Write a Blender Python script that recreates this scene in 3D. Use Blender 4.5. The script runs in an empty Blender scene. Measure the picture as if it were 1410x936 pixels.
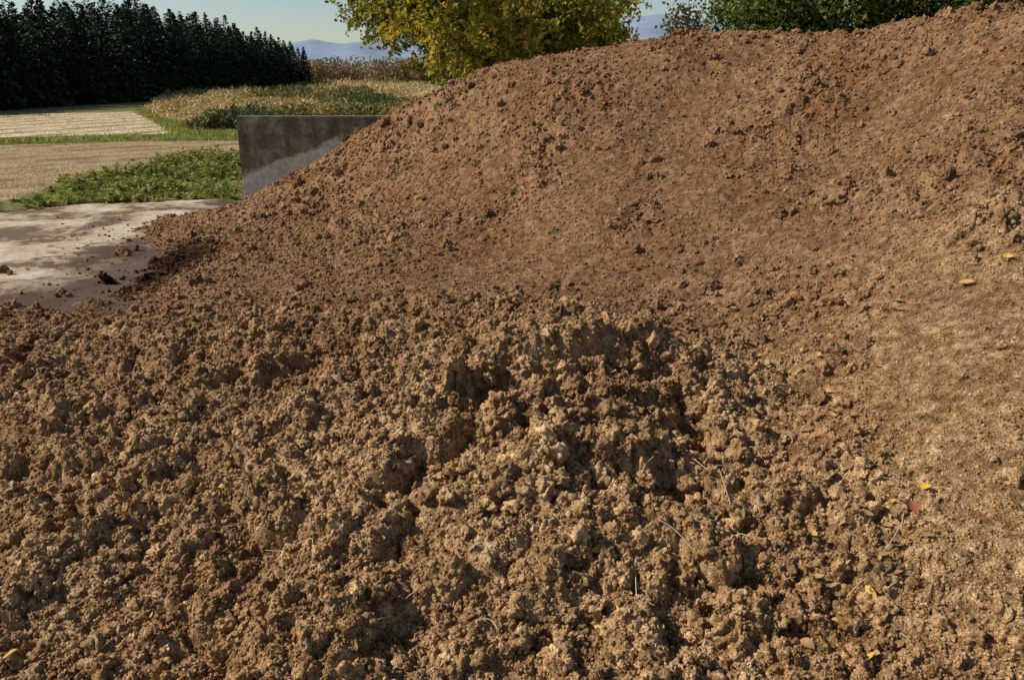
import bpy, math, numpy as np, time
from mathutils import Vector
T0=time.time()
rng=np.random.default_rng(7)
CAMZ=2.4; TH=math.atan((468-105)/1097.0); F=1097.0
CT,ST=math.cos(TH),math.sin(TH)
# ---- survey helpers: convert a measured sight line + range into a world position
def P(px,py,Y):
    u=(px-705)/F; v=(468-py)/F
    dy=CT+v*ST; dz=-ST+v*CT; t=Y/dy
    return (u*t,Y,CAMZ+t*dz)
def G(px,py,z=0.0):
    u=(px-705)/F; v=(468-py)/F
    dy=CT+v*ST; dz=-ST+v*CT; t=(z-CAMZ)/dz
    return (u*t,dy*t,z)

scene=bpy.context.scene
# ------------------------------------------------------------------ noise
PR=np.random.default_rng(3)
TAB=PR.random((64,65536)).astype(np.float32)
def hsh(ix,iy,k):
    h=(ix.astype(np.int64)*73856093)^(iy.astype(np.int64)*19349663)^((k+1)*83492791)
    h=(h^(h>>13))*1274126177
    h=(h^(h>>16))&65535
    return TAB[k%64][h]
def vnoise(x,y,k=0):
    ix=np.floor(x); iy=np.floor(y); fx=x-ix; fy=y-iy
    fx=fx*fx*fx*(fx*(fx*6-15)+10); fy=fy*fy*fy*(fy*(fy*6-15)+10)
    ix=ix.astype(np.int64); iy=iy.astype(np.int64)
    a=hsh(ix,iy,k);b=hsh(ix+1,iy,k);c=hsh(ix,iy+1,k);d=hsh(ix+1,iy+1,k)
    return (a+(b-a)*fx)*(1-fy)+(c+(d-c)*fx)*fy
def fbm(x,y,k=0,o=4):
    s=0;a=.5;t=0
    for i in range(o):
        s=s+a*(vnoise(x*2**i+17.3*i,y*2**i-9.1*i,k+i)-.5)*2; t+=a; a*=.55
    return s/t
def lumps(x,y,cell,k,prob=.8):
    x=x/cell; y=y/cell
    ix=np.floor(x).astype(np.int64); iy=np.floor(y).astype(np.int64)
    out=np.zeros(x.shape,np.float32)
    for i in (-1,0,1):
        for j in (-1,0,1):
            cx=ix+i; cy=iy+j
            a=hsh(cx,cy,k);b=hsh(cx,cy,k+1);r=hsh(cx,cy,k+2);g=hsh(cx,cy,k+3)
            R=.38+.5*r
            dx=x-(cx+a); dy=y-(cy+b)
            an=g*6.28; ca=np.cos(an); sa=np.sin(an)
            d2=((dx*ca+dy*sa)**2+((-dx*sa+dy*ca)*1.35)**2)/(R*R)
            h=np.sqrt(np.clip(1-d2,0,1))*R*(.5+.5*g)
            h=np.where(b*.37+a*.63<prob,h,0)
            out=np.maximum(out,h)
    return out*cell

# ------------------------------------------------------------------ pile survey points  (px,py,Y,rough)
C=[
 # skyline crest
 (345,285,14.9,.6),(420,235,14.2,.7),(500,180,13.7,.75),(560,148,13.4,.75),(620,120,13.1,.85),(665,97,12.8,.7),(740,78,12.6,.45),
 (800,68,12.4,.5),(870,58,12.2,.35),(950,46,12,.4),(1050,43,11.8,.5),(1150,46,11.3,.5),(1250,32,10.8,.6),(1310,18,10.3,.7),
 (1360,5,10,.8),(1410,8,9.8,.7),(1550,-15,9.5,.6),(1750,-10,9.3,.6),
 # left flank
 (450,300,11.5,.7),(380,330,11.0,.6),(300,350,10.4,.4),(400,400,8.6,.55),(250,380,9.3,.5),(470,240,12.5,.75),(250,310,12.6,.5),
 (600,400,8,.4),(600,300,10.1,.4),(600,200,11.8,.4),(520,350,9.2,.6),(700,250,10.3,.12),(700,340,8.8,.14),
 (800,150,11.1,.6),(800,230,9.9,.14),(800,320,8.5,.18),(800,400,7.3,.3),
 (950,150,10.6,.13),(950,250,9.0,.12),(950,350,7.6,.18),(950,430,6.5,.4),
 (1100,150,9.9,.6),(1100,250,8.4,.18),(1100,350,7.0,.25),(1100,450,5.8,.4),(1100,500,5.2,.55),
 (1150,600,4.3,.8),(1180,750,3.4,.8),(1180,900,2.75,.8),
 (1230,150,9.3,.25),(1230,250,7.8,.55),(1230,350,6.4,.3),
 (1350,120,8.4,.4),(1350,220,7.1,.55),(1350,320,6.0,.35),(1350,420,5.1,.04),(1350,520,4.35,.02),(1350,620,3.75,.07),(1350,700,3.4,.3),(1350,800,3.0,.4),(1350,936,2.6,.5),
 (1260,480,4.9,.06),(1260,560,4.3,.08),(1260,700,3.5,.5),(1550,420,4.9,.05),(1550,700,3.3,.2),(1550,930,2.5,.4),(1600,250,6.5,.4),
 # front mound
 (0,455,6.3,.5),(200,428,6.5,.55),(400,415,6.4,.5),(600,407,6.15,.5),(750,420,5.8,.45),(860,448,5.45,.6),(780,485,5.0,.7),
 (-250,470,6.2,.6),(780,535,4.7,1),(780,650,3.85,1),(780,800,3.1,.9),(780,936,2.62,.75),(600,520,5.0,.7),
 (600,600,4.3,1),(600,750,3.35,.6),(600,936,2.62,.7),(400,500,5.3,.8),(400,600,4.4,.8),(200,500,5.5,.7),(200,600,4.5,.7),(200,750,3.5,.8),
 (200,936,2.65,.7),(0,550,5.2,.7),(0,750,3.5,.8),(0,936,2.65,.7),(-250,600,4.7,.8),(-250,900,2.7,.7),
 (900,478,5.15,.8),(990,545,4.95,.8),(990,600,4.5,.8),(1000,490,5.6,.5),(1000,700,3.7,1),(1000,850,2.95,.9),
]
cp=[P(a,b,c)+(r,) for a,b,c,r in C]
crest=cp[:18]
for X,Y,Z,r in crest[3:]:
    cp.append((X*1.08,Y+1.2,Z-.45,.5)); cp.append((X*1.15,Y+3.0,max(Z-1.4,.9),.5))
for a,b,z in [(100,425,-.03),(195,418,.0),(172,400,.0),(190,372,.0),(200,340,.0),(188,310,.0),(215,297,.0),(300,286,.0),
              (100,400,-.1),(100,350,-.12),(60,320,-.12),(0,420,-.1),(0,380,-.12),(-200,420,-.12),(-200,300,-.12),(150,296,-.1),(240,284,-.1),(310,279,-.08)]:
    g=G(a,b); cp.append((g[0],g[1],z,.4))
for X,Y,z in [(-3.2,7.6,.18),(-1.5,7.3,.26),(-4.6,7.6,.0),(0,1.3,.03),(-2.5,1.3,.03),(2.5,1.3,.05),(0,0.2,0),(-4,0,0),(4,0,.05),(-6,2.6,.05),(-9,6,0),(-6.5,14.8,-.12),(-9,9,-.12),
              (8,2,.5),(12,6,1.8),(14,12,2.4)]:
    cp.append((X,Y,z,.5))
cp=np.array(cp)
def tps_fit(p,v,lam=.004):
    n=len(p); d=np.hypot(p[:,None,0]-p[None,:,0],p[:,None,1]-p[None,:,1])
    K=np.where(d>1e-6,d*d*np.log(d+1e-9),0)+lam*np.eye(n)
    A=np.zeros((n+3,n+3)); A[:n,:n]=K; A[:n,n]=1; A[:n,n+1:]=p; A[n,:n]=1; A[n+1:,:n]=p.T
    b=np.zeros(n+3); b[:n]=v
    return np.linalg.solve(A,b)
W=tps_fit(cp[:,:2],cp[:,2])
gs=.06; gx=np.arange(-16,22,gs); gy=np.arange(-1,17,gs)
GX,GY=np.meshgrid(gx,gy)
Bz=np.full(GX.shape,W[len(cp)])+W[len(cp)+1]*GX+W[len(cp)+2]*GY
Rr=np.zeros(GX.shape); Rw=np.zeros(GX.shape)
# extra rough-only sites (clod clusters that rolled out on the big pile)
RS=[P(a,b,c)+(r,s) for a,b,c,r,s in [(770,150,11.1,1,.4),(740,185,10.6,1,.35),(800,125,11.4,1,.35),(1110,150,9.9,1,.4),(1060,175,9.6,1,.3),(1160,130,10.0,.9,.3),
   (700,270,9.9,1,.25),(740,265,9.9,.9,.22),(880,310,8.6,1,.22),(870,330,8.3,.9,.2),(1170,280,7.8,1,.35),(1370,310,6.1,1,.3),(1310,215,7.3,1,.3),(1290,215,7.2,.9,.4),(1380,190,7.6,.9,.3),
   (440,265,12.0,1,.5),(560,160,12.9,1,.5),(540,230,12,.9,.4),(480,330,10.2,1,.3),(520,320,10,1,.3),(690,315,9.2,.7,.2),(1150,415,6.1,.8,.2),(1090,240,8.6,.6,.3),(1010,250,8.9,.6,.25)]]
for i,(X,Y,Z,r) in enumerate(cp):
    d2=(GX-X)**2+(GY-Y)**2
    Bz+=W[i]*.5*d2*np.log(d2+1e-12)
    w=1/(d2+.05)**1.5; Rr+=w*r; Rw+=w
Rr/=Rw
for X,Y,Z,r,s in RS:
    k=np.exp(-(((GX-X)**2+(GY-Y)**2)/(s*s))); Rr=np.maximum(Rr,r*k+Rr*(1-k))
def samp(A,x,y):
    fx=np.clip((x-gx[0])/gs,0,len(gx)-1.001); fy=np.clip((y-gy[0])/gs,0,len(gy)-1.001)
    ix=fx.astype(int); iy=fy.astype(int); fx=fx-ix; fy=fy-iy
    return (A[iy,ix]*(1-fx)+A[iy,ix+1]*fx)*(1-fy)+(A[iy+1,ix]*(1-fx)+A[iy+1,ix+1]*fx)*fy
# broken edges of the dug soil (polyline, rise behind, drop in front, reach)
SC=[([P(655,515,4.9),P(690,500,5.03),P(740,505,5.0),P(800,515,4.93),P(850,500,5.05),P(905,482,5.2),P(945,510,5.0),P(968,575,4.6)],.10,.18,.33),
    ([P(520,700,3.6),P(560,640,3.95),P(640,560,4.5)],.03,.05,.3),
    ([P(840,640,3.9),P(900,610,4.1),P(950,640,3.9)],.04,.07,.3),
    ([P(380,505,5.25),P(400,485,5.4),P(430,490,5.35)],.05,.05,.2),
    ([P(1350,310,6.15),P(1370,300,6.2),P(1400,305,6.15)],.04,.04,.25)]
def scarp(x,y):
    out=np.zeros(x.shape)
    wx=x+.16*fbm(x*4,y*4,20,4); wy=y+.16*fbm(x*4+9,y*4,24,4)
    for pts,up,dn,rad in SC:
        best=np.full(x.shape,9.0); sg=np.ones(x.shape)
        for a,b in zip(pts[:-1],pts[1:]):
            ex,ey=b[0]-a[0],b[1]-a[1]; L2=ex*ex+ey*ey
            t=((wx-a[0])*ex+(wy-a[1])*ey)/L2; tc=np.clip(t,0,1)
            d=np.hypot(wx-a[0]-tc*ex,wy-a[1]-tc*ey)
            s=np.sign((wy-a[1])*ex-(wx-a[0])*ey)
            m=d<best; best=np.where(m,d,best); sg=np.where(m,s,sg)
        s=best*sg
        k=1/(1+np.exp(-np.clip(s/.030,-30,30)))
        fall=np.exp(-(best/rad)**2)
        out+=fall*(k*up-(1-k)*dn)
    return out
PATCH=[(G(30,436),.5,.16,.13),(G(90,375),.35,.1,.10),(G(125,420),.2,.1,.11),(G(5,376),.12,.1,.16),(G(168,348),.14,.1,.17),(G(85,407),.09,.08,.16),(G(148,390),.07,.07,.15),(G(50,448),.9,.25,.13)]
def H(x,y,rel=False):
    x=np.asarray(x,float); y=np.asarray(y,float)
    b=samp(Bz,x,y); r0=samp(Rr,x,y); r=np.clip(r0+.28*fbm(x*1.1,y*1.1,40,3)*np.clip(r0*3,.1,1),.0,1.1)
    front=1/(1+np.exp((y-6.8)*2))
    b=b+.05*fbm(x*.9,y*.9,1,3)*(.6+.6*r)
    for (c,sx,sy,hh) in PATCH:
        b=b+hh*np.exp(-(((x-c[0])/sx)**2+((y-c[1])/sy)**2))
    b=b+scarp(x,y)
    wx=x+.06*fbm(x*6,y*6,5,3); wy=y+.06*fbm(x*6+31,y*6,9,3)
    wx2=wx+.014*fbm(x*28,y*28,13,2); wy2=wy+.014*fbm(x*28+5,y*28,15,2)
    b=b+r*.07*fbm(x*3.1,y*3.1,30,4)
    hi=np.clip((r-.45)*2.2,0,1)
    z=hi*(.22+.20*front)*lumps(wx2+.08*fbm(x*3,y*3,33,2),wy2,.46,16,.6)
    z=z+r*r*(.52+.28*front)*lumps(wx2,wy2,.21,0,.6)
    z=z+r*(.45+.34*front)*lumps(wx2+7,wy2,.10,4,.62)
    z=z+(.14*(1-front)+r*(.48+.29*front))*lumps(wx2+3,wy2,.048,8,.75)
    z=z+(.18+.53*r)*lumps(x+.006*fbm(x*60,y*60,18,2),y,.023,12,.85)
    h=b+z-.045*r-.006
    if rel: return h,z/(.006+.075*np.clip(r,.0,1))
    return h
def R(x,y): return np.clip(samp(Rr,np.asarray(x,float),np.asarray(y,float)),0,1)

# ------------------------------------------------------------------ mesh helper
def mk(name,V,Fc,mat,attrs=None,smooth=False,parent=None,link=True):
    V=np.asarray(V,np.float32); Fc=np.asarray(Fc,np.int32)
    me=bpy.data.meshes.new(name)
    me.vertices.add(len(V)); me.vertices.foreach_set('co',V.ravel())
    n,k=Fc.shape
    me.loops.add(n*k); me.loops.foreach_set('vertex_index',Fc.ravel())
    me.polygons.add(n); me.polygons.foreach_set('loop_start',np.arange(0,n*k,k,dtype=np.int32))
    me.update(calc_edges=True); me.validate()
    if smooth: me.polygons.foreach_set('use_smooth',np.ones(n,bool))
    if attrs:
        for kk,a in attrs.items():
            at=me.attributes.new(kk,'FLOAT','POINT'); at.data.foreach_set('value',np.asarray(a,np.float32))
    me.materials.append(mat)
    ob=bpy.data.objects.new(name,me)
    if link: scene.collection.objects.link(ob)
    if parent: ob.parent=parent
    return ob
# ------------------------------------------------------------------ materials
def newmat(name):
    m=bpy.data.materials.new(name); m.use_nodes=True
    nt=m.node_tree; nt.nodes.clear()
    o=nt.nodes.new('ShaderNodeOutputMaterial'); return m,nt,o
class N:
    def __init__(s,nt): s.nt=nt
    def n(s,t,**kw):
        x=s.nt.nodes.new(t)
        for k,v in kw.items():
            if k.startswith('i_'):
                kk=k[2:]; kk=int(kk) if kk.isdigit() else kk.replace('_',' ')
                if isinstance(v,bpy.types.NodeSocket): s.nt.links.new(v,x.inputs[kk])
                else: x.inputs[kk].default_value=v
            else: setattr(x,k,v)
        return x
    def math(s,op,a,b=0.0,clamp=False):
        x=s.nt.nodes.new('ShaderNodeMath'); x.operation=op; x.use_clamp=clamp
        for i,v in enumerate((a,b)):
            if isinstance(v,bpy.types.NodeSocket): s.nt.links.new(v,x.inputs[i])
            else: x.inputs[i].default_value=v
        return x.outputs[0]
    def noise(s,vec,scale,detail=4,rough=.55,dist=0):
        x=s.n('ShaderNodeTexNoise',i_Scale=scale,i_Detail=detail,i_Roughness=rough,i_Distortion=dist)
        if vec is not None: s.nt.links.new(vec,x.inputs['Vector'])
        return x.outputs[0]
    def ramp(s,f,stops,interp='LINEAR'):
        x=s.nt.nodes.new('ShaderNodeValToRGB'); s.nt.links.new(f,x.inputs[0]); cr=x.color_ramp; cr.interpolation=interp
        while len(cr.elements)<len(stops): cr.elements.new(.5)
        for e,(p,c) in zip(cr.elements,stops): e.position=p; e.color=(*c,1)
        return x.outputs[0]
    def mix(s,f,a,b,mode='MIX'):
        x=s.nt.nodes.new('ShaderNodeMix'); x.data_type='RGBA'; x.blend_type=mode
        for i,v in ((0,f),(6,a),(7,b)):
            if isinstance(v,bpy.types.NodeSocket): s.nt.links.new(v,x.inputs[i])
            else: x.inputs[i].default_value=v if i==0 else (*v,1)
        return x.outputs[2]
    def rng(s,f,a,b,c=0,d=1,smooth=False):
        x=s.nt.nodes.new('ShaderNodeMapRange'); x.clamp=True
        if smooth: x.interpolation_type='SMOOTHSTEP'
        s.nt.links.new(f,x.inputs[0])
        for i,v in enumerate((a,b,c,d)): x.inputs[i+1].default_value=v
        return x.outputs[0]
    def bump(s,h,dist,st=1.0):
        x=s.n('ShaderNodeBump',i_Strength=st,i_Distance=dist); s.nt.links.new(h,x.inputs['Height']); return x.outputs[0]
    def pbr(s,out,col,rough=.9,spec=.2,normal=None):
        p=s.n('ShaderNodeBsdfPrincipled')
        s.nt.links.new(col,p.inputs['Base Color']) if isinstance(col,bpy.types.NodeSocket) else setattr(p.inputs['Base Color'],'default_value',(*col,1))
        p.inputs['Roughness'].default_value=rough; p.inputs['Specular IOR Level'].default_value=spec
        if normal: s.nt.links.new(normal,p.inputs['Normal'])
        s.nt.links.new(p.outputs[0],out.inputs[0]); return p

def soil_mat(name,inst=False):
    m,nt,o=newmat(name); a=N(nt)
    geo=a.n('ShaderNodeNewGeometry'); pos=geo.outputs['Position']
    n1=a.noise(pos,1.1,3,.6); n2=a.noise(pos,14,3,.65); n3=a.noise(pos,110,3,.7)
    sep=a.n('ShaderNodeSeparateXYZ'); nt.links.new(pos,sep.inputs[0])
    f=a.math('ADD',a.math('MULTIPLY',n2,.42),a.math('MULTIPLY',n3,.58))
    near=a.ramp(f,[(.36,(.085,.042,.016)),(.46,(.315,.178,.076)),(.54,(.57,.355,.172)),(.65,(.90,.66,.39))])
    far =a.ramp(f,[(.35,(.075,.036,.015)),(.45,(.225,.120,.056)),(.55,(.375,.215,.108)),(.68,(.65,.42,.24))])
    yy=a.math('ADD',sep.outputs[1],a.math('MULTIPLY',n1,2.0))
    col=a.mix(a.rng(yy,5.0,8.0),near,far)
    col=a.mix(a.rng(n1,.42,.66,0,.55),col,a.mix(1.0,col,(.70,.58,.47),'MULTIPLY'))
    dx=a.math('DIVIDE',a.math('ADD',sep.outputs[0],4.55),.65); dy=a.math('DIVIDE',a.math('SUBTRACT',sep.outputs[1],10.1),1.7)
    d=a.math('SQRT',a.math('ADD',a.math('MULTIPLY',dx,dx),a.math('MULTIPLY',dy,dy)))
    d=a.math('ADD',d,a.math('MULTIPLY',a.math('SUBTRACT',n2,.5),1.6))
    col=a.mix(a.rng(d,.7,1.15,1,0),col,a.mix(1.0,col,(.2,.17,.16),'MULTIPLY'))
    if inst:
        oi=a.n('ShaderNodeObjectInfo')
        k=a.rng(oi.outputs['Random'],0,1,.72,1.4)
        cc=a.n('ShaderNodeCombineColor'); [nt.links.new(k,cc.inputs[i]) for i in range(3)]
        col=a.mix(1.0,col,cc.outputs[0],'MULTIPLY')
    else:
        at=a.n('ShaderNodeAttribute',attribute_name='relief_shade')   # shade between lumps painted into the colour, darkest where relief is low
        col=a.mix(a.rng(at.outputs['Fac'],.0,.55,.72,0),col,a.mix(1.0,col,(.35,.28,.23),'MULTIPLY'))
    b1=a.bump(a.noise(pos,95,3,.8),.017,1.0)
    a.pbr(o,col,.95,.04,b1)
    return m
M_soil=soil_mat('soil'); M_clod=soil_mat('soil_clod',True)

def leaf_mat(name,stops,transl=.35,rough=.6,use='tint'):
    m,nt,o=newmat(name); a=N(nt)
    at=a.n('ShaderNodeAttribute',attribute_name=use)
    col=a.ramp(at.outputs['Fac'],stops)
    d=a.n('ShaderNodeBsdfPrincipled'); nt.links.new(col,d.inputs['Base Color']); d.inputs['Roughness'].default_value=rough; d.inputs['Specular IOR Level'].default_value=.25
    t=a.n('ShaderNodeBsdfTranslucent'); nt.links.new(a.mix(1.0,col,(1.0,1.0,.6),'MULTIPLY'),t.inputs[0])
    mx=a.n('ShaderNodeMixShader'); mx.inputs[0].default_value=transl
    nt.links.new(d.outputs[0],mx.inputs[1]); nt.links.new(t.outputs[0],mx.inputs[2]); nt.links.new(mx.outputs[0],o.inputs[0])
    return m
M_tree=leaf_mat('tree_leaves',[(0,(.08,.11,.018)),(.42,(.24,.25,.035)),(.74,(.50,.40,.06)),(1,(.62,.38,.07))],.5)
M_green=leaf_mat('evergreen_leaves',[(0,(.03,.05,.012)),(.5,(.10,.13,.024)),(1,(.28,.26,.06))],.35)
M_rust=leaf_mat('rust_leaves',[(0,(.09,.08,.025)),(.5,(.24,.17,.05)),(1,(.38,.21,.07))],.35)
M_conif=leaf_mat('conifer_needles',[(0,(.008,.018,.006)),(.6,(.022,.042,.012)),(1,(.06,.08,.02))],.1)
M_weed=leaf_mat('weed_leaves',[(0,(.09,.11,.025)),(.5,(.22,.25,.05)),(1,(.46,.42,.15))],.4)
M_meadow=leaf_mat('meadow_plants',[(0,(.09,.10,.03)),(.35,(.22,.19,.055)),(.6,(.42,.28,.10)),(1,(.62,.46,.24))],.3)
M_fallen=leaf_mat('fallen_leaf',[(0,(.28,.15,.07)),(.4,(.47,.29,.13)),(.65,(.58,.36,.11)),(.85,(.70,.42,.05)),(1,(.38,.10,.05))],.2,.5)
M_autumn=leaf_mat('autumn_trees',[(0,(.12,.11,.05)),(.4,(.26,.18,.085)),(.75,(.42,.23,.12)),(1,(.52,.34,.18))],.2)
M_stub=leaf_mat('straw_stubble',[(0,(.45,.33,.18)),(.5,(.72,.57,.35)),(1,(.88,.75,.52))],.25)
def bark():
    m,nt,o=newmat('bark'); a=N(nt); geo=a.n('ShaderNodeNewGeometry')
    n=a.noise(geo.outputs['Position'],18,5,.6); a.pbr(o,a.ramp(n,[(.3,(.05,.038,.028)),(.7,(.16,.12,.085))]),.9,.1,a.bump(n,.02)); return m
M_bark=bark()
def straw():
    m,nt,o=newmat('dry_straw'); a=N(nt); geo=a.n('ShaderNodeNewGeometry')
    a.pbr(o,a.ramp(a.noise(geo.outputs['Position'],30),[(.3,(.40,.29,.17)),(.7,(.66,.54,.38))]),.7,.3); return m
M_straw=straw()

# ------------------------------------------------------------------ soil pile heightfield
ys=[.6]
while ys[-1]<15.33: ys.append(ys[-1]+max(.006,.0024*ys[-1]))
ys[-1]=15.33; ys=np.array(ys)
us=np.concatenate([np.linspace(-1.3,-.72,110,endpoint=False),np.linspace(-.72,.74,1000,endpoint=False),np.linspace(.74,1.35,130)])
YY,UU=np.meshgrid(ys,us,indexing='ij'); XX=UU*(YY+.8)
sh=XX.shape
Z,REL=H(XX.ravel(),YY.ravel(),True); Z=Z.reshape(sh)
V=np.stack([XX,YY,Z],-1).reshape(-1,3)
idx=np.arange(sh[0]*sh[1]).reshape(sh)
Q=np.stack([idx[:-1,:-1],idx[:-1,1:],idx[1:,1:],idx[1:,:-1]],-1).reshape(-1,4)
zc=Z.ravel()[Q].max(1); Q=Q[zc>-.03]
pile=mk('soil_pile',V,Q,M_soil,{'relief_shade':np.clip(REL,0,2)},smooth=True)
print('pile',V.shape,time.time()-T0)

# ------------------------------------------------------------------ clods
def icos(sub):
    import bmesh
    bm=bmesh.new(); bmesh.ops.create_icosphere(bm,subdivisions=sub,radius=1)
    bm.verts.ensure_lookup_table()
    v=np.array([x.co[:] for x in bm.verts]); f=np.array([[w.index for w in p.verts] for p in bm.faces]); bm.free(); return v,f
from mathutils import noise as mn
def variants(cname,sub,n,amp):
    col=bpy.data.collections.new(cname)
    v0,f=icos(sub)
    for k in range(n):
        v=v0.copy(); off=Vector((k*7.3,k*3.1,k*5.7))
        out=[]
        for p in v:
            q=Vector(p)
            d=1+amp*mn.noise(q*1.1+off)+amp*.7*mn.noise(q*2.4+off)
            c=mn.voronoi(q*1.9+off)[0]
            d+=.32*(.5-c[0])
            if sub>2:
                c2=mn.voronoi(q*5.2+off)[0]
                d+=.16*(.4-c2[0])+.10*mn.noise(q*6+off)
            out.append(q*d)
        v=np.array([o[:] for o in out]); v*=np.array([1,.75+.3*rng.random(),.6+.3*rng.random()])
        ob=mk(cname+'_part',v,f,M_clod,smooth=(sub>2),link=False)
        col.objects.link(ob)
    return col
CB=variants('soil_clod_shapes',4,8,.75)
CS=variants('soil_crumb_shapes',2,6,.6)
def scatter(name,pts,scl,coll,seed):
    me=bpy.data.meshes.new(name); me.vertices.add(len(pts)); me.vertices.foreach_set('co',np.asarray(pts,np.float32).ravel())
    at=me.attributes.new('scl','FLOAT','POINT'); at.data.foreach_set('value',np.asarray(scl,np.float32))
    ob=bpy.data.objects.new(name,me); scene.collection.objects.link(ob)
    ng=bpy.data.node_groups.new(name+'_nodes','GeometryNodeTree')
    ng.interface.new_socket('Geometry',in_out='INPUT',socket_type='NodeSocketGeometry')
    ng.interface.new_socket('Geometry',in_out='OUTPUT',socket_type='NodeSocketGeometry')
    gi=ng.nodes.new('NodeGroupInput'); go=ng.nodes.new('NodeGroupOutput')
    ci=ng.nodes.new('GeometryNodeCollectionInfo'); ci.inputs['Collection'].default_value=coll
    ci.inputs['Separate Children'].default_value=True; ci.inputs['Reset Children'].default_value=True
    iop=ng.nodes.new('GeometryNodeInstanceOnPoints'); iop.inputs['Pick Instance'].default_value=True
    na=ng.nodes.new('GeometryNodeInputNamedAttribute'); na.data_type='FLOAT'; na.inputs['Name'].default_value='scl'
    so=[o for o in na.outputs if o.enabled and o.name=='Attribute'][0]
    rv=ng.nodes.new('FunctionNodeRandomValue'); rv.data_type='FLOAT_VECTOR'
    vi=[i for i in rv.inputs if i.enabled]
    vi[0].default_value=(0,0,0); vi[1].default_value=(6.28,6.28,6.28)
    rv.inputs['Seed'].default_value=seed
    ro=[o for o in rv.outputs if o.enabled][0]
    ri=ng.nodes.new('FunctionNodeRandomValue'); ri.data_type='INT'
    vi=[i for i in ri.inputs if i.enabled]; vi[0].default_value=0; vi[1].default_value=50; ri.inputs['Seed'].default_value=seed+5
    rio=[o for o in ri.outputs if o.enabled][0]
    L=ng.links.new
    L(gi.outputs[0],iop.inputs['Points']); L(ci.outputs[0],iop.inputs['Instance']); L(so,iop.inputs['Scale']); L(ro,iop.inputs['Rotation'])
    L(rio,iop.inputs['Instance Index']); L(iop.outputs[0],go.inputs[0])
    md=ob.modifiers.new('instances','NODES'); md.node_group=ng
    return ob
def fanpts(n,y0,y1,pw=1.0):
    y=y0*(y1/y0)**(rng.random(n)**pw); u=rng.uniform(-.8,.85,n); return u*(y+.8),y
def power(n,a,b,e=2.2):
    q=rng.random(n); return (a**(1-e)+(b**(1-e)-a**(1-e))*q)**(1/(1-e))
# crumbs
x,y=fanpts(225000,1.7,15.2,.8)
r=R(x,y)+.35*fbm(x*2.2,y*2.2,50,3)*np.clip(R(x,y)*3,.2,1)
keep=rng.random(len(x))<np.clip(.65+r*.6,.1,1); x=x[keep];y=y[keep];r=r[keep]
rc=np.clip(r,0,1)
s=power(len(x),.0042,.017,2.1)*np.clip(.45+.105*y,.75,1.7)*(.62+.55*rc)
z=H(x,y); k=z>-.005; x,y,z,s=x[k],y[k],z[k],s[k]
scatter('soil_crumbs',np.stack([x,y,z+s*.25],1),s,CS,3)
# clods
x,y=fanpts(30000,1.7,15.2,.85)
r=R(x,y)+.55*fbm(x*1.9,y*1.9,55,3)*np.clip(R(x,y)*3,.0,1)
keep=rng.random(len(x))<np.clip((r-.15)*1.2,.03*(y>6.5)+.006,1); x=x[keep];y=y[keep];r=r[keep]
s=power(len(x),.012,.062,2.6)*np.clip(.75+.05*y,.85,1.3)
z=H(x,y); k=(z>-.0); x,y,z,s=x[k],y[k],z[k],s[k]
pts=np.stack([x,y,z+s*.1],1)
sp=[(1148,418,.085),(395,492,.08),(878,755,.075),(1380,305,.09),(1150,285,.12),(1310,215,.07),(1195,790,.06),(1130,640,.05),(545,790,.06),(210,655,.06),(515,830,.06),(715,885,.06),(30,480,.06),(85,455,.05),(1045,470,.07),(1170,865,.06),(660,240,.05),(835,205,.05),(350,610,.05),(20,750,.06),(950,790,.06),(1210,860,.05),(540,905,.06),(590,690,.07),(690,560,.08),(840,570,.08),(740,600,.06),
    (1130,555,.07),(1160,560,.07),(1030,545,.05),(1360,8,.14),(1345,14,.10),(665,102,.1),(1300,22,.08),(955,48,.06)]
# rubble along the broken edge of the mound
for k_ in range(120):
    t=rng.random()*7; q=[(655,515),(690,500),(740,505),(800,515),(850,500),(905,482),(945,510),(968,575)]; i=int(t); f=t-i
    sp.append((q[i][0]*(1-f)+q[i+1][0]*f+rng.normal()*14,q[i][1]*(1-f)+q[i+1][1]*f+abs(rng.normal())*24-8,rng.uniform(.025,.07)))
for k_ in range(150): sp.append((rng.normal()*110+800,rng.normal()*75+640,rng.uniform(.03,.075)))
tt=np.linspace(2,15,900)
def hit(px,py):
    A=np.array([P(px,py,t) for t in tt]); hz=H(A[:,0],A[:,1]); hz=np.maximum(hz,0)
    i=np.argmax(A[:,2]<=hz); return A[i,0],A[i,1],hz[i]
e=[];es=[]
for a,b,s0 in sp:
    q=hit(a,min(b,930))
    if q[1]<2.1: continue
    e.append((q[0],q[1],q[2]+s0*.15)); es.append(s0*.8)
for a,b,s0 in [(85,406,.05),(78,409,.03),(95,408,.03),(148,389,.045),(5,375,.06),(14,378,.04),(168,347,.05),(176,352,.04),(188,345,.05),(160,352,.03),(178,332,.03),(120,372,.02),(30,405,.02),(60,392,.012),(110,440,.02)]:
    q=G(a,b); e.append((q[0],q[1],s0*.5)); es.append(s0)
nn=900; a=rng.uniform(0,200,nn); b=rng.uniform(300,445,nn); w=rng.random(nn)<(a/200)**1.8*1.1+.45*(b>422)
for i in np.where(w)[0]:
    q=G(a[i],b[i]); s0=power(1,.005,.024,2.2)[0]; e.append((q[0],q[1],s0*.4)); es.append(s0)
pts=np.concatenate([pts,np.array(e)]); s=np.concatenate([s,np.array(es)])
scatter('soil_clods',pts,s,CB,11)
print('clods',len(pts),time.time()-T0)

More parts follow.
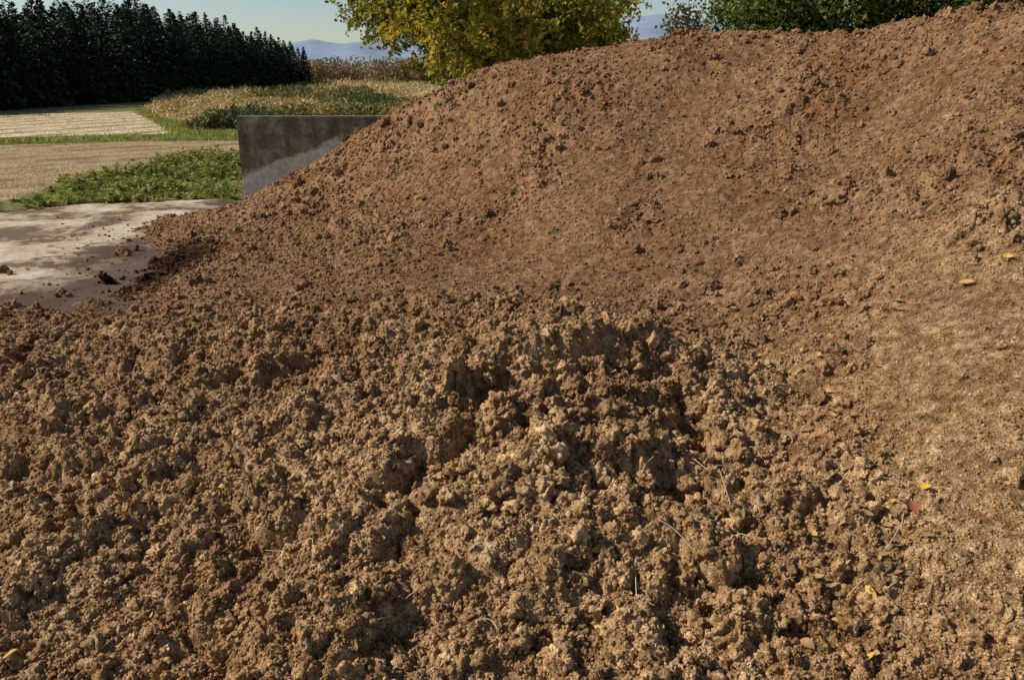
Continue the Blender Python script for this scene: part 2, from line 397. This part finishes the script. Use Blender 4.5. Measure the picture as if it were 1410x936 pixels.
# ------------------------------------------------------------------ leaf geometry
def unit(v): return v/np.maximum(np.linalg.norm(v,axis=-1,keepdims=True),1e-9)
def leaves(c,L,Wd,d=None,nrm=None,fold=.15):
    n=len(c)
    if d is None: d=unit(rng.normal(size=(n,3)))
    if nrm is None: nrm=unit(rng.normal(size=(n,3)))
    s=unit(np.cross(d,nrm)); nn_=unit(np.cross(s,d))
    L=np.asarray(L).reshape(-1,1)*np.ones((n,1)); Wd=np.asarray(Wd).reshape(-1,1)*np.ones((n,1))
    a=c-d*L*.5; b=c+d*L*.5; m=c-d*L*.05
    l=m+s*Wd*.5+nn_*Wd*fold; r=m-s*Wd*.5+nn_*Wd*fold
    V=np.stack([a,l,b,r],1).reshape(-1,3)
    i=np.arange(n)*4
    Fc=np.concatenate([np.stack([i,i+2,i+1],1),np.stack([i,i+3,i+2],1)])
    return V,Fc
def tube(pts,rad,k=7):
    pts=np.array(pts,float); rad=np.array(rad); V=[];Fq=[]
    t=unit(np.gradient(pts,axis=0)); ref=np.array([.31,.2,.93])
    for i in range(len(pts)):
        s=unit(np.cross(t[i],ref)); q=np.cross(s,t[i])
        for j in range(k):
            an=2*math.pi*j/k; V.append(pts[i]+rad[i]*(math.cos(an)*s+math.sin(an)*q))
    for i in range(len(pts)-1):
        for j in range(k): Fq.append((i*k+j,i*k+(j+1)%k,(i+1)*k+(j+1)%k,(i+1)*k+j))
    return np.array(V),np.array(Fq)
class Acc:
    def __init__(s): s.V=[];s.F=[];s.A=[];s.n=0
    def add(s,V,Fc,A=None):
        s.V.append(V); s.F.append(Fc+s.n); s.n+=len(V); s.A.append(np.zeros(len(V)) if A is None else A)
    def ob(s,name,mat,parent=None,smooth=False):
        return mk(name,np.concatenate(s.V),np.concatenate(s.F),mat,{'tint':np.concatenate(s.A)},smooth,parent)

# ------------------------------------------------------------------ broadleaf tree
def empty(name,loc):
    e=bpy.data.objects.new(name,None); e.location=loc; scene.collection.objects.link(e); return e
def branch(p,d,L,seg,droop,wob):
    pts=[np.array(p,float)]; d=unit(np.array(d,float))
    for i in range(seg):
        d=unit(d+rng.normal(size=3)*wob+np.array([0,0,droop]))
        pts.append(pts[-1]+d*L/seg)
    return np.array(pts)
def crown_floor(x):   # underside of the crown, higher towards the tips
    return 2.15+max(0,-x-2.2)*.46+max(0,x-1.2)*.5
def tree(name,loc,height,trunk_r,limbs,mat,leafL,perTwig,lean=0,tm=.5):
    root=empty(name,loc); W_=Acc(); Lv=Acc()
    tr=branch((0,0,-.1),(lean,0,1),height*.8,9,.05,.06)
    W_.add(*tube(tr,np.linspace(trunk_r,trunk_r*.25,10),10))
    cen=[];tints=[]
    for (hz,az,L,el) in limbs:
        i=hz/(height*.8)*9; i0=min(int(i),8); p=tr[i0]*(1-(i-i0))+tr[i0+1]*(i-i0)
        d=(math.cos(az),math.sin(az),el)
        b=branch(p,d,L,8,.01,.09)
        last=0; lt=rng.normal(0,.14)
        for j in range(2,9):
            if b[j][2]<crown_floor(b[j][0])-.1: continue
            for s_ in range(3 if j<8 else 5):
                dd=unit(b[j]-b[j-1]); side=unit(rng.normal(size=3)*np.array([1,1,.6]))
                b2=branch(b[j],dd*.5+side,L*(.36-.02*j)*rng.uniform(.7,1.3),5,-.02,.16)
                if b2[-1][2]<crown_floor(b2[-1][0])-.1 or b2[-1][0]>3.9: continue
                tws=0
                for q in range(2,6):
                    if rng.random()<.16: continue
                    for _ in range(2):
                        tw=branch(b2[q],unit(b2[q]-b2[q-1])*.4+rng.normal(size=3)*.6,.42*rng.uniform(.6,1.3),3,-.12,.2)
                        if tw[-1][2]<crown_floor(tw[-1][0]): continue
                        W_.add(*tube(tw,[.005,.004,.003,.002],3)); tws+=1
                        t=rng.random(perTwig)*3; k0=np.minimum(t.astype(int),2); f=(t-k0)[:,None]
                        c=tw[k0]*(1-f)+tw[k0+1]*f+rng.normal(size=(perTwig,3))*.05
                        cen.append(c); tints.append(np.full(perTwig,np.clip(rng.normal(tm,.17)+lt,0,1)))
                if tws>2: W_.add(*tube(b2,np.linspace(.02,.006,6),4)); last=j
        if last>1: W_.add(*tube(b[:last+1],np.linspace(trunk_r*.36,.015,9)[:last+1],6))
    c=np.concatenate(cen); ti=np.clip(np.concatenate(tints)+rng.normal(size=len(c))*.12,0,1)
    n=len(c); nr=unit(rng.normal(size=(n,3))*.7+np.array([0,0,.8])); d=unit(rng.normal(size=(n,3))+np.array([0,0,-.5]))
    LL=leafL*rng.uniform(.7,1.25,n)
    V,Fc=leaves(c,LL,LL*.62,d,nr)
    Lv.add(V,Fc,np.repeat(ti,4))
    W_.ob('trunk_and_branches',M_bark,root,True); Lv.ob('leaves',mat,root)
    print(name,'leaves',n); return root
limbs=[]
for i in range(38):
    hz=rng.uniform(2.0,5.2) if i>20 else rng.uniform(2.1,3.2)
    az=i*2.4+rng.uniform(-.4,.4); L=(4.7 if hz<4 else 3.2)*rng.uniform(.75,1.12); el=rng.uniform(.14,.38)
    if math.cos(az)<-.3: L*=1.25; el+=.26*(hz<3.3)
    if math.cos(az)>.3: L*=.85; el+=.2*(hz<3.2)
    limbs.append((hz,az,L,el))
tree('broadleaf_tree',(-.2,22.5,0),7.0,.24,limbs,M_tree,.14,8,tm=.52)

# ------------------------------------------------------------------ shrubs behind the pile
def shrub(name,loc,rx,ry,rz,zc,n,mat,leafL,seed,tm=.5):
    root=empty(name,loc); A=Acc(); Wd=Acc()
    K=18; cc=unit(rng.normal(size=(K,3)))*rng.uniform(.35,.9,(K,1))*np.array([rx,ry,rz])+np.array([0,0,zc])
    cr=rng.uniform(.2,.48,K)*min(rx,rz)
    for q in range(K):
        b=np.linspace(0,1,6)[:,None]*cc[q][None,:]+rng.normal(size=(6,3))*.06; b[0]=(rng.normal()*.1,rng.normal()*.1,-.1)
        Wd.add(*tube(b,np.linspace(.06,.015,6),5))
    k=rng.integers(0,K,n); d=unit(rng.normal(size=(n,3)))
    rr=cr[k][:,None]*rng.uniform(.55,1.15,(n,1))
    c=cc[k]+d*rr+rng.normal(size=(n,3))*.09
    nr=unit(d+rng.normal(size=(n,3))*.6); dd=unit(rng.normal(size=(n,3))+np.array([0,0,-.3]))
    LL=leafL*rng.uniform(.7,1.3,n); V,Fc=leaves(c,LL,LL*.55,dd,nr)
    ti=np.clip(rng.normal(size=n)*.15+tm+.4*(rng.random(K)[k]-.5),0,1)
    A.add(V,Fc,np.repeat(ti,4)); Wd.ob('stems',M_bark,root,True); A.ob('leaves',mat,root); return root
shrub('autumn_shrub',(4.3,19.5,0),1.05,1.0,1.5,2.45,8000,M_rust,.11,1,.45)
for i,(X,Y,rx,rz,zc) in enumerate([(5.9,19.8,1.5,1.9,2.8),(7.6,19.2,1.8,2.2,3.2),(9.6,18.8,1.8,2.2,3.4),(11.8,18.6,2.0,2.2,3.4),(6.9,21.2,2.0,2.4,3.6),(14.2,18.4,2.0,2.2,3.4)]):
    shrub('evergreen_shrub',(X,Y,0),rx,1.5,rz,zc,12000,M_green,.13,i+2,.56)

# ------------------------------------------------------------------ conifer forest
A=Acc()
hp=np.array([[50,7.0],[58,7.2],[75,8.4],[90,9.8],[110,10.0],[130,9.0],[150,7.8],[160,7]])
for ix in range(7):
    for y0 in np.arange(50,158,1.75):
        X=-38.8-ix*2.1+rng.normal()*.5; Y=y0+rng.normal()*.4
        h=np.interp(Y,hp[:,0],hp[:,1])*rng.uniform(.84,1.05)*(1+.01*ix)
        n=800 if ix<2 else 380
        t=rng.random(n)**1.15; zz=h*(.05+.95*t); lay=np.sin(zz*5.5+rng.random()*6)*.12+1
        Rm=(.23*h*(1-t)**.7+.05)*lay; an=rng.random(n)*6.283; rr=Rm*rng.uniform(.3,1.08,n)
        c=np.stack([X+rr*np.cos(an),Y+rr*np.sin(an),zz-rr*.25],1)
        d=unit(np.stack([np.cos(an),np.sin(an),-.45+.9*t**3],1)+rng.normal(size=(n,3))*.25)
        LL=rng.uniform(.35,.75,n)*(.6+.5*(1-t))
        V,Fc=leaves(c,LL,LL*.5,d,unit(rng.normal(size=(n,3))*.5+np.array([0,0,1])))
        A.add(V,Fc,np.repeat(np.clip(rng.random(n)*.7+.3*(rng.random()-.3),0,1),4))
        if ix<3:
            a_,b_=tube([(X,Y,-.1),(X,Y,h*.5),(X,Y,h*.97)],[.14,.09,.02],5)
            b2=np.concatenate([b_[:,[0,1,2]],b_[:,[0,2,3]]]); A.add(a_,b2,np.zeros(len(a_)))
A.ob('conifer_forest',M_conif)
print('forest',time.time()-T0)
# ------------------------------------------------------------------ distant autumn woods
A=Acc()
for i in range(330):
    X=rng.uniform(-95,110); Y=rng.uniform(205,240)
    h=rng.uniform(4.8,7.8); w=rng.uniform(2,3.8)
    n=320; K=6; cc=np.stack([rng.normal(size=K)*w*.5,rng.normal(size=K)*w*.5,h*rng.uniform(.35,.8,K)],1); k=rng.integers(0,K,n)
    d=unit(rng.normal(size=(n,3))); c=np.array([X,Y,0])+cc[k]+d*rng.uniform(.7,1.05,(n,1))*w*.5
    c[:,2]=np.abs(c[:,2]); LL=rng.uniform(.35,.7,n)
    V,Fc=leaves(c,LL,LL*.7,None,None); A.add(V,Fc,np.repeat(np.clip(rng.random()*.8+rng.normal(size=n)*.12,0,1),4))
A.ob('distant_autumn_woods',M_autumn)

# ------------------------------------------------------------------ ground and sheets
def grass_ground():
    m,nt,o=newmat('grassy_ground'); a=N(nt); geo=a.n('ShaderNodeNewGeometry'); pos=geo.outputs['Position']
    n1=a.noise(pos,.12,5,.6); n2=a.noise(pos,2.5,6,.7)
    c=a.mix(a.rng(n1,.38,.55),a.ramp(n2,[(.3,(.07,.085,.025)),(.55,(.14,.16,.045)),(.75,(.24,.24,.08))]),a.ramp(n2,[(.3,(.13,.10,.045)),(.55,(.24,.19,.08)),(.75,(.34,.28,.13))]))
    a.pbr(o,c,.95,.05,a.bump(n2,.15)); return m
gm=grass_ground()
mk('ground',[(-3000,-300,-.02),(3000,-300,-.02),(3000,5500,-.02),(-3000,5500,-.02)],[[0,1,2,3]],gm)
def sheet(name,poly,z,mat):
    n=len(poly); V=[(p[0],p[1],z) for p in poly]; return mk(name,V,[list(range(n))],mat)
def field_mat(name,c1,c2,c3,ang,per,rowc,amt,patch=None):
    m,nt,o=newmat(name); a=N(nt); geo=a.n('ShaderNodeNewGeometry'); pos=geo.outputs['Position']
    mp=a.n('ShaderNodeMapping',i_Rotation=(0,0,ang)); nt.links.new(pos,mp.inputs[0])
    sep=a.n('ShaderNodeSeparateXYZ'); nt.links.new(mp.outputs[0],sep.inputs[0])
    n0=a.noise(pos,.5,4,.6); n1=a.noise(pos,3.0,5,.78); n2=a.noise(pos,14,4,.8)
    f=a.math('ADD',a.math('MULTIPLY',n1,.5),a.math('MULTIPLY',n2,.5))
    c=a.ramp(f,[(.38,c1),(.5,c2),(.62,c3)])
    w=a.math('SINE',a.math('ADD',a.math('MULTIPLY',sep.outputs[0],6.283/per),a.math('MULTIPLY',n1,1.8)))
    w=a.math('MULTIPLY',a.rng(w,-.1,.8),a.rng(n0,.3,.6,.4,1))
    c=a.mix(a.math('MULTIPLY',w,amt),c,rowc)
    if patch: c=a.mix(a.rng(n0,.46,.56,0,.6),c,a.mix(1.0,c,patch,'MULTIPLY'))
    a.pbr(o,c,.95,.05,a.bump(a.math('ADD',f,a.math('MULTIPLY',w,-.3)),.10)); return m
mf1=field_mat('stubble_rows',(.48,.37,.21),(.70,.56,.35),(.84,.71,.48),.35,2.6,(.26,.17,.085),.95)
mf2=field_mat('stubble_soil',(.22,.145,.075),(.44,.31,.17),(.70,.53,.32),.75,1.5,(.24,.155,.08),.6,(.62,.52,.40))
def gp(l): return [G(a,b) for a,b in l]
f1=gp([(-400,172),(-150,162),(182,153.5),(243,184),(60,188),(-400,196)]); f2=gp([(-400,210),(0,200),(150,196),(332,193),(420,196),(420,208),(330,213),(180,236),(100,251),(0,279),(-400,330)])
sheet('stubble_field',f1,-.012,mf1)
sheet('harvested_field',f2,-.012,mf2)
def lush():
    m,nt,o=newmat('lush_grass'); a=N(nt); geo=a.n('ShaderNodeNewGeometry'); n2=a.noise(geo.outputs['Position'],5,6,.7)
    a.pbr(o,a.ramp(n2,[(.3,(.10,.10,.03)),(.5,(.20,.19,.06)),(.7,(.36,.32,.13))]),.95,.05,a.bump(n2,.1)); return m
ml=lush()
sheet('grass_verge',gp([(-400,198),(60,190),(243,187),(190,152),(210,147),(262,182),(420,180),(420,193),(150,195),(0,198.5),(-400,208)]),-.016,ml)
sheet('grass_verge',gp([(-400,336),(0,277),(100,249),(180,234),(330,211),(450,206),(450,280),(300,272),(110,280),(0,291),(-400,345)]),-.008,ml)
def pad_mat():
    m,nt,o=newmat('pad_concrete'); a=N(nt); geo=a.n('ShaderNodeNewGeometry'); pos=geo.outputs['Position']
    st=a.noise(pos,.75,9,.72,.3); n2=a.noise(pos,30,6,.75); n3=a.noise(pos,4,7,.7)
    c=a.ramp(n3,[(.35,(.42,.33,.225)),(.5,(.58,.475,.345)),(.65,(.70,.60,.46))])
    c=a.mix(a.rng(st,.41,.51,0,.7),c,(.42,.285,.165))
    c=a.mix(a.rng(a.math('ADD',st,a.math('MULTIPLY',n3,.45)),.72,.78,0,.9),c,(.12,.07,.04))
    c=a.mix(a.rng(n2,.50,.60,0,.5),c,(.26,.175,.105))
    sep=a.n('ShaderNodeSeparateXYZ'); nt.links.new(pos,sep.inputs[0])
    e=a.math('ADD',sep.outputs[0],a.math('MULTIPLY',st,3.6))
    c=a.mix(a.rng(e,-4.6,-3.6,0,.92),c,(.085,.052,.033))
    a.pbr(o,c,.85,.12,a.bump(n2,.012)); return m
sheet('concrete_pad',gp([(-500,345),(-200,310),(0,292.5),(110,281),(300,274)])+[(-5.1,15.44,0),(12,15.44,0),(12,-3,0),(-14,-3,0)],.0,pad_mat())

# ------------------------------------------------------------------ retaining wall
def wall_mat():
    m,nt,o=newmat('weathered_concrete'); a=N(nt); geo=a.n('ShaderNodeNewGeometry'); pos=geo.outputs['Position']
    sep=a.n('ShaderNodeSeparateXYZ'); nt.links.new(pos,sep.inputs[0])
    mp=a.n('ShaderNodeMapping',i_Scale=(5,5,.8)); nt.links.new(pos,mp.inputs[0])
    streak=a.noise(mp.outputs[0],1.0,5,.65); n=a.noise(pos,2.2,6,.65); fn=a.noise(pos,45,4,.7); md=a.noise(pos,11,5,.7)
    light=a.ramp(a.math('ADD',a.math('MULTIPLY',n,.4),a.math('MULTIPLY',md,.6)),[(.38,(.44,.41,.32)),(.5,(.62,.59,.49)),(.62,(.80,.77,.66))])
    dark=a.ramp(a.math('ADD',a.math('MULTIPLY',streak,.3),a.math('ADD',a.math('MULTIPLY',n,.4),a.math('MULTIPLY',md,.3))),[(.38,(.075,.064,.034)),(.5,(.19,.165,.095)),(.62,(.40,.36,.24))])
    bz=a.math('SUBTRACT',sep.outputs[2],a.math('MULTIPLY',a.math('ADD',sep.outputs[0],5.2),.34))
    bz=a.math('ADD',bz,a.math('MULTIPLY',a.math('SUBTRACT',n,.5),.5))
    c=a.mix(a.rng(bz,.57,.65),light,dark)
    c=a.mix(a.rng(fn,.52,.66,0,.5),c,a.mix(1.0,c,(.45,.42,.36),'MULTIPLY'))
    nz=a.n('ShaderNodeSeparateXYZ'); nt.links.new(geo.outputs['Normal'],nz.inputs[0])
    c=a.mix(a.rng(nz.outputs[2],.6,.9),c,(.36,.32,.25))
    a.pbr(o,c,.95,.05,a.bump(a.math('ADD',fn,md),.02)); return m
import bmesh
bm=bmesh.new()
bmesh.ops.create_cube(bm,size=1)
for v in bm.verts: v.co=Vector((v.co.x*18.1+3.88,v.co.y*.18+15.54,v.co.z*1.89+.745))
bmesh.ops.bevel(bm,geom=bm.edges[:],offset=.018,segments=2,affect='EDGES')
me=bpy.data.meshes.new('concrete_retaining_wall'); bm.to_mesh(me); bm.free(); me.materials.append(wall_mat())
wo=bpy.data.objects.new('concrete_retaining_wall',me); scene.collection.objects.link(wo)

# ------------------------------------------------------------------ weeds beside the pad
A=Acc()
def inpoly(x,y,poly):
    r=np.zeros(len(x),bool); n=len(poly)
    for i in range(n):
        x1,y1=poly[i][:2]; x2,y2=poly[(i+1)%n][:2]
        c=((y1>y)!=(y2>y))&(x<(x2-x1)*(y-y1)/(y2-y1+1e-12)+x1); r^=c
    return r
pol=gp([(-60,296),(60,268),(110,250),(180,236),(250,224),(330,213),(420,208),(420,270),(335,289),(300,276),(110,281.5),(0,293),(-60,300)])
pa=np.array(pol); x=rng.uniform(pa[:,0].min(),pa[:,0].max(),13000); y=rng.uniform(pa[:,1].min(),pa[:,1].max(),13000)
k=inpoly(x,y,pol)&(y>14.3); x=x[k]; y=y[k]; dn=fbm(x*.9,y*.9,60,3)+.1; k=rng.random(len(x))<np.clip(.35+dn*1.8,.04,1); x=x[k];y=y[k];dn=dn[k]
k=~((x>-5.2)&(y>15.4)&(y<15.7)); x=x[k];y=y[k];dn=dn[k]
for X,Y,D in zip(x,y,dn):
    if rng.random()<.4:
        n=16; hh=.06+.65*max(D+.1,0)*rng.random()
        d=unit(rng.normal(size=(n,3))*np.array([1,1,.35])+np.array([0,0,.4])); c=np.array([X,Y,0])+d*np.array([.13,.13,0])*rng.random((n,1))+np.array([0,0,1])*rng.random((n,1))*hh
        V,Fc=leaves(c,rng.uniform(.07,.17,n),rng.uniform(.04,.085,n),d,unit(rng.normal(size=(n,3))*.5+np.array([0,0,1])))
    else:
        n=12; d=unit(rng.normal(size=(n,3))*np.array([.5,.5,.1])+np.array([0,0,1])); L=rng.uniform(.06,.2,n)
        c=np.array([X,Y,0])+d*L[:,None]*.5; V,Fc=leaves(c,L,.012,d,None)
    A.add(V,Fc,np.repeat(np.clip(rng.random()*.85+rng.normal(size=n)*.15+.15,0,1),4))
A.ob('verge_weeds',M_weed)
A=Acc()
for poly,n0 in [(gp([(-60,200),(60,191),(243,187),(190,152),(215,147),(262,182),(420,180),(420,193),(150,195),(0,199)]),9000)]:
    x=rng.uniform(-36,-6,n0*3); y=rng.uniform(29,62,n0*3); k=inpoly(x,y,poly); x=x[k];y=y[k]
    for X,Y in zip(x,y):
        n=8; d=unit(rng.normal(size=(n,3))*np.array([.6,.6,.1])+np.array([0,0,1])); L=rng.uniform(.08,.22,n)
        c=np.array([X,Y,0])+rng.normal(size=(n,3))*np.array([.12,.12,0])+d*L[:,None]*.5; V,Fc=leaves(c,L,.04,d,None)
        A.add(V,Fc,np.repeat(np.clip(rng.random()*.8+rng.normal(size=n)*.15+.25,0,1),4))
A.ob('verge_grass',M_weed)
# cut straw standing on the two fields
A=Acc()
x=rng.uniform(-19,-4,30000); y=16*(32/16)**rng.random(30000); k=inpoly(x,y,f2); x=x[k];y=y[k]
dn=fbm(x*.5,y*.5,62,3); row=np.sin((x*math.cos(.75)-y*math.sin(.75))*6.283/1.5)
k=rng.random(len(x))<np.clip(.35+1.0*dn-.35*row,.03,1); x=x[k];y=y[k]
x2=rng.uniform(-40,-13,26000); y2=rng.uniform(33,62,26000); k=inpoly(x2,y2,f1); x2=x2[k];y2=y2[k]
row=np.sin((x2*math.cos(.35)-y2*math.sin(.35))*6.283/2.6); k=rng.random(len(x2))<np.clip(-.1-.6*row,.0,1); x2=x2[k];y2=y2[k]
for xs,yss,n,hm,wd in ((x,y,5,.055,.014),(x2,y2,5,.07,.04)):
    m=len(xs); c=np.repeat(np.stack([xs,yss,np.zeros(m)],1),n,0)+rng.normal(size=(m*n,3))*np.array([.07,.07,0])
    d=unit(rng.normal(size=(m*n,3))*np.array([.9,.9,.1])+np.array([0,0,.7])); L=hm*rng.uniform(.5,1.5,m*n)
    c=c+d*L[:,None]*.45; V,Fc=leaves(c,L,wd,d,None)
    A.add(V,Fc,np.repeat(np.clip(np.repeat(rng.random(m),n)*.8+rng.normal(size=m*n)*.12+.1,0,1),4))
A.ob('field_stubble',M_stub)
# meadow: low mixed herbs near, tall dry goldenrod and grasses further out
A=Acc()
pol=gp([(205,152),(262,178),(480,178),(640,160),(640,113),(420,113),(300,124),(222,138)])
N0=60000
y=33*(190/33)**rng.random(N0); x=rng.uniform(-.62,.0,N0)*y
k=inpoly(x,y,pol)&(x>-37.5); x=x[k];y=y[k]
m1=fbm(x*.22,y*.07,70,3); m2=fbm(x*.09+5,y*.03,74,3)
k=rng.random(len(x))<.55; x=x[k];y=y[k];m1=m1[k];m2=m2[k]
for X,Y,mm,m_ in zip(x,y,m1,m2):
    n=9; far_=min(max((Y-62)/40,0),1); tall=(.14+.8*far_+.95*max(mm+.05,0))*rng.uniform(.5,1.2)
    d=unit(rng.normal(size=(n,3))*np.array([.9,.9,.3])*(1-.5*far_)+np.array([0,0,.7])); L=.12+tall*rng.uniform(.2,.6,n)
    c=np.array([X,Y,0])+rng.normal(size=(n,3))*np.array([.3,.3,0])+np.array([0,0,1])*tall*rng.random((n,1))
    V,Fc=leaves(c,L,.06+.0012*Y,d,None)
    A.add(V,Fc,np.repeat(np.clip(.40+m_*1.7+.25*far_+rng.normal()*.2+rng.normal(size=n)*.1,0,1),4))
A.ob('meadow_weeds',M_meadow)
print('veg',time.time()-T0)

# ------------------------------------------------------------------ mountains
def mtn():
    m,nt,o=newmat('hazy_mountain'); a=N(nt); geo=a.n('ShaderNodeNewGeometry')
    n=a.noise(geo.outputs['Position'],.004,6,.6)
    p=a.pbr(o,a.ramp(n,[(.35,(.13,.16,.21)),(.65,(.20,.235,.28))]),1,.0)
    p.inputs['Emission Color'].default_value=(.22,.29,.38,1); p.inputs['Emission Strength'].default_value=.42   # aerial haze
    return m
prof=np.array([(-900,60),(300,72),(385,63),(415,55),(432,54),(450,58),(475,61),(490,58),(560,50),(640,45),(720,40),(800,40),(825,36),(850,27),(875,23),(905,20),(960,25),(1100,20),(1300,30),(1800,60)],float)
YM=4800; nx=260; ny=26
pxs=np.linspace(-600,1800,nx); V=[]
for j in range(ny):
    f=j/(ny-1)
    for i,px in enumerate(pxs):
        zt=P(px,np.interp(px,prof[:,0],prof[:,1]),YM)
        Y=YM-1500*(1-f); z=-5+(zt[2]+5)*(f**1.15)
        z+=f*(1-f)*260*float(fbm(np.array([zt[0]*.0022]),np.array([Y*.0016]),80,4)[0])+ (9*float(fbm(np.array([zt[0]*.012]),np.array([0.]),84,3)[0]) if j==ny-1 else 0)
        V.append((zt[0],Y,z))
idx=np.arange(nx*ny).reshape(ny,nx)
Q=np.stack([idx[:-1,:-1],idx[:-1,1:],idx[1:,1:],idx[1:,:-1]],-1).reshape(-1,4)
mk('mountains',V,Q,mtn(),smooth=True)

# ------------------------------------------------------------------ fallen leaves & straw
lv=[(825,763,.085,.8),(677,672,.075,.7),(1272,676,.07,.85),(1235,418,.09,.35),(1238,430,.06,.3),(1330,395,.10,.6),(1395,698,.08,.5),(1165,902,.09,.75),(1192,915,.08,.8),(1198,822,.09,.75),(14,915,.08,.7),(10,860,.07,.1),(1105,485,.08,.75),(1080,808,.07,.1),(1245,700,.07,.1),(1258,707,.07,1),(1300,455,.06,.4),(190,553,.06,.5),(1170,362,.07,.7),(1388,357,.08,.7),(1345,228,.07,.5),(1110,890,.07,.2),(1260,910,.07,.2),(1150,600,.07,.3),(700,337,.06,.8),(1030,410,.06,.7),(1050,525,.07,.3),(1240,760,.07,.3),(300,315,.05,.9),(268,675,.06,.2),(402,668,.06,.4),(305,678,.05,.8),(85,850,.06,.3),(500,805,.06,.3)]
for _ in range(170):
    t=rng.random(); q=[(1010,470),(1090,510),(1140,590),(1170,680),(1200,760),(1190,880)]; i=min(int(t*5),4); f=t*5-i
    lv.append((q[i][0]*(1-f)+q[i+1][0]*f+rng.normal()*40,min(q[i][1]*(1-f)+q[i+1][1]*f+rng.normal()*24,925),rng.uniform(.03,.07),rng.random()*.6))
for _ in range(120): lv.append((rng.uniform(0,1400),rng.uniform(480,930),rng.uniform(.018,.038),rng.random()*.6))
for _ in range(50): lv.append((rng.uniform(600,1400),rng.uniform(200,520),rng.uniform(.025,.045),rng.random()*.6))
A=Acc(); NS=9
for a,b,L,t in lv:
    q=hit(a,b)
    ax=q[0]+np.linspace(-.4,.4,5)*L; ay=q[1]+np.linspace(-.4,.4,5)*L; gx_,gy_=np.meshgrid(ax,ay); top=H(gx_.ravel(),gy_.ravel()); zt_=np.percentile(top,75)
    base=np.array([q[0],q[1],max(q[2],min(zt_,q[2]+.05))+.014+.06*L])
    nr=unit(np.array([-.1,-.3,1])+rng.normal(size=3)*.45); d=rng.normal(size=3); d=unit(d-nr*d.dot(nr)); s=np.cross(nr,d)
    cur=rng.uniform(-.6,.9)*6; w=L*rng.uniform(.18,.29); cup=rng.uniform(.2,.8); vv=[]
    for i in range(NS):
        f=i/(NS-1); hw=w*math.sin(math.pi*min(f**.8,1))**.8 if 0<f<1 else .001
        mid=base+d*L*(f-.5)+nr*cur*L*.3*(f-.5)**2
        vv+= [mid-s*hw+nr*hw*cup,mid,mid+s*hw+nr*hw*cup*.6]
    ff=[]
    for i in range(NS-1):
        for j in (0,1): o=i*3+j; ff.append((o,o+1,o+4,o+3))
    A.add(np.array(vv),np.array(ff),np.full(len(vv),t))
A.ob('fallen_leaves',M_fallen)
A=Acc()
PL=[[(430,665),(443,700)],[(925,610),(972,668)],[(990,655),(1005,703)],[(905,728),(952,772)],[(1195,802),(1240,735)],[(1240,735),(1246,702)],[(1165,830),(1212,790)],[(875,800),(876,835)],[(85,855),(112,846)],[(120,915),(150,893)],[(1005,740),(1032,750)],[(395,820),(408,790)],[(560,835),(575,820)],[(985,650),(1025,657)]]
for _ in range(26):
    a=rng.uniform(40,1380); b=rng.uniform(500,910); PL.append([(a,b),(a+rng.normal()*16,b+rng.normal()*12)])
for pl in PL:
    w=[hit(*pl[0]),hit(*pl[-1])]; w=[np.array(q)+np.array([0,0,.03]) for q in w]
    if abs(w[0][1]-w[1][1])>.6: continue
    k=np.linspace(0,1,9)[:,None]; sag=rng.normal(size=3)*.014
    pp=w[0]*(1-k)+w[1]*k+np.sin(k*math.pi)*sag
    hz=H(pp[:,0],pp[:,1])+.012; lift=max(0,(hz-pp[:,2]).max()); pp[:,2]+=lift*.8
    A.add(*tube(pp,np.full(9,.0022),5))
A.ob('dry_straw_stalks',M_straw)
A=Acc()
for a,b in [(600,150),(604,146),(640,128),(632,132),(475,228),(300,316),(650,118)]:
    q=hit(a,b); n=10; d=unit(rng.normal(size=(n,3))*np.array([.7,.7,.2])+np.array([0,0,.8])); c=np.array(q)+d*.04
    V,Fc=leaves(c,.08,.03,d,None); A.add(V,Fc,np.full(len(V),.6))
A.ob('weed_sprouts',M_weed)

# ------------------------------------------------------------------ light, sky, camera
az=math.atan2(-.80,.0); el=math.radians(39)
S=Vector((math.cos(el)*math.sin(az),math.cos(el)*math.cos(az),math.sin(el)))
sl=bpy.data.lights.new('sun','SUN'); sl.energy=5.0; sl.angle=math.radians(.5); sl.color=(1,.95,.87)
so=bpy.data.objects.new('sun',sl); so.rotation_euler=S.to_track_quat('Z','Y').to_euler(); so.location=(-20,5,20); scene.collection.objects.link(so)
w=bpy.data.worlds.new('World'); scene.world=w; w.use_nodes=True; nt=w.node_tree; nt.nodes.clear()
sk=nt.nodes.new('ShaderNodeTexSky'); sk.sky_type='NISHITA'; sk.sun_disc=False; sk.sun_elevation=el; sk.sun_rotation=az%(2*math.pi)
sk.air_density=1.0; sk.dust_density=.5; sk.ozone_density=1.4
bg=nt.nodes.new('ShaderNodeBackground'); bg.inputs[1].default_value=.095; wo_=nt.nodes.new('ShaderNodeOutputWorld')
nt.links.new(sk.outputs[0],bg.inputs[0]); nt.links.new(bg.outputs[0],wo_.inputs[0])
cam=bpy.data.cameras.new('camera'); cam.lens=28; cam.sensor_width=36; cam.clip_start=.05; cam.clip_end=9000
co=bpy.data.objects.new('camera',cam); co.location=(0,0,CAMZ); co.rotation_euler=(math.pi/2-TH,0,0); scene.collection.objects.link(co)
scene.camera=co
scene.view_settings.view_transform='Standard'; scene.view_settings.look='None'; scene.view_settings.exposure=0
print('done',time.time()-T0)
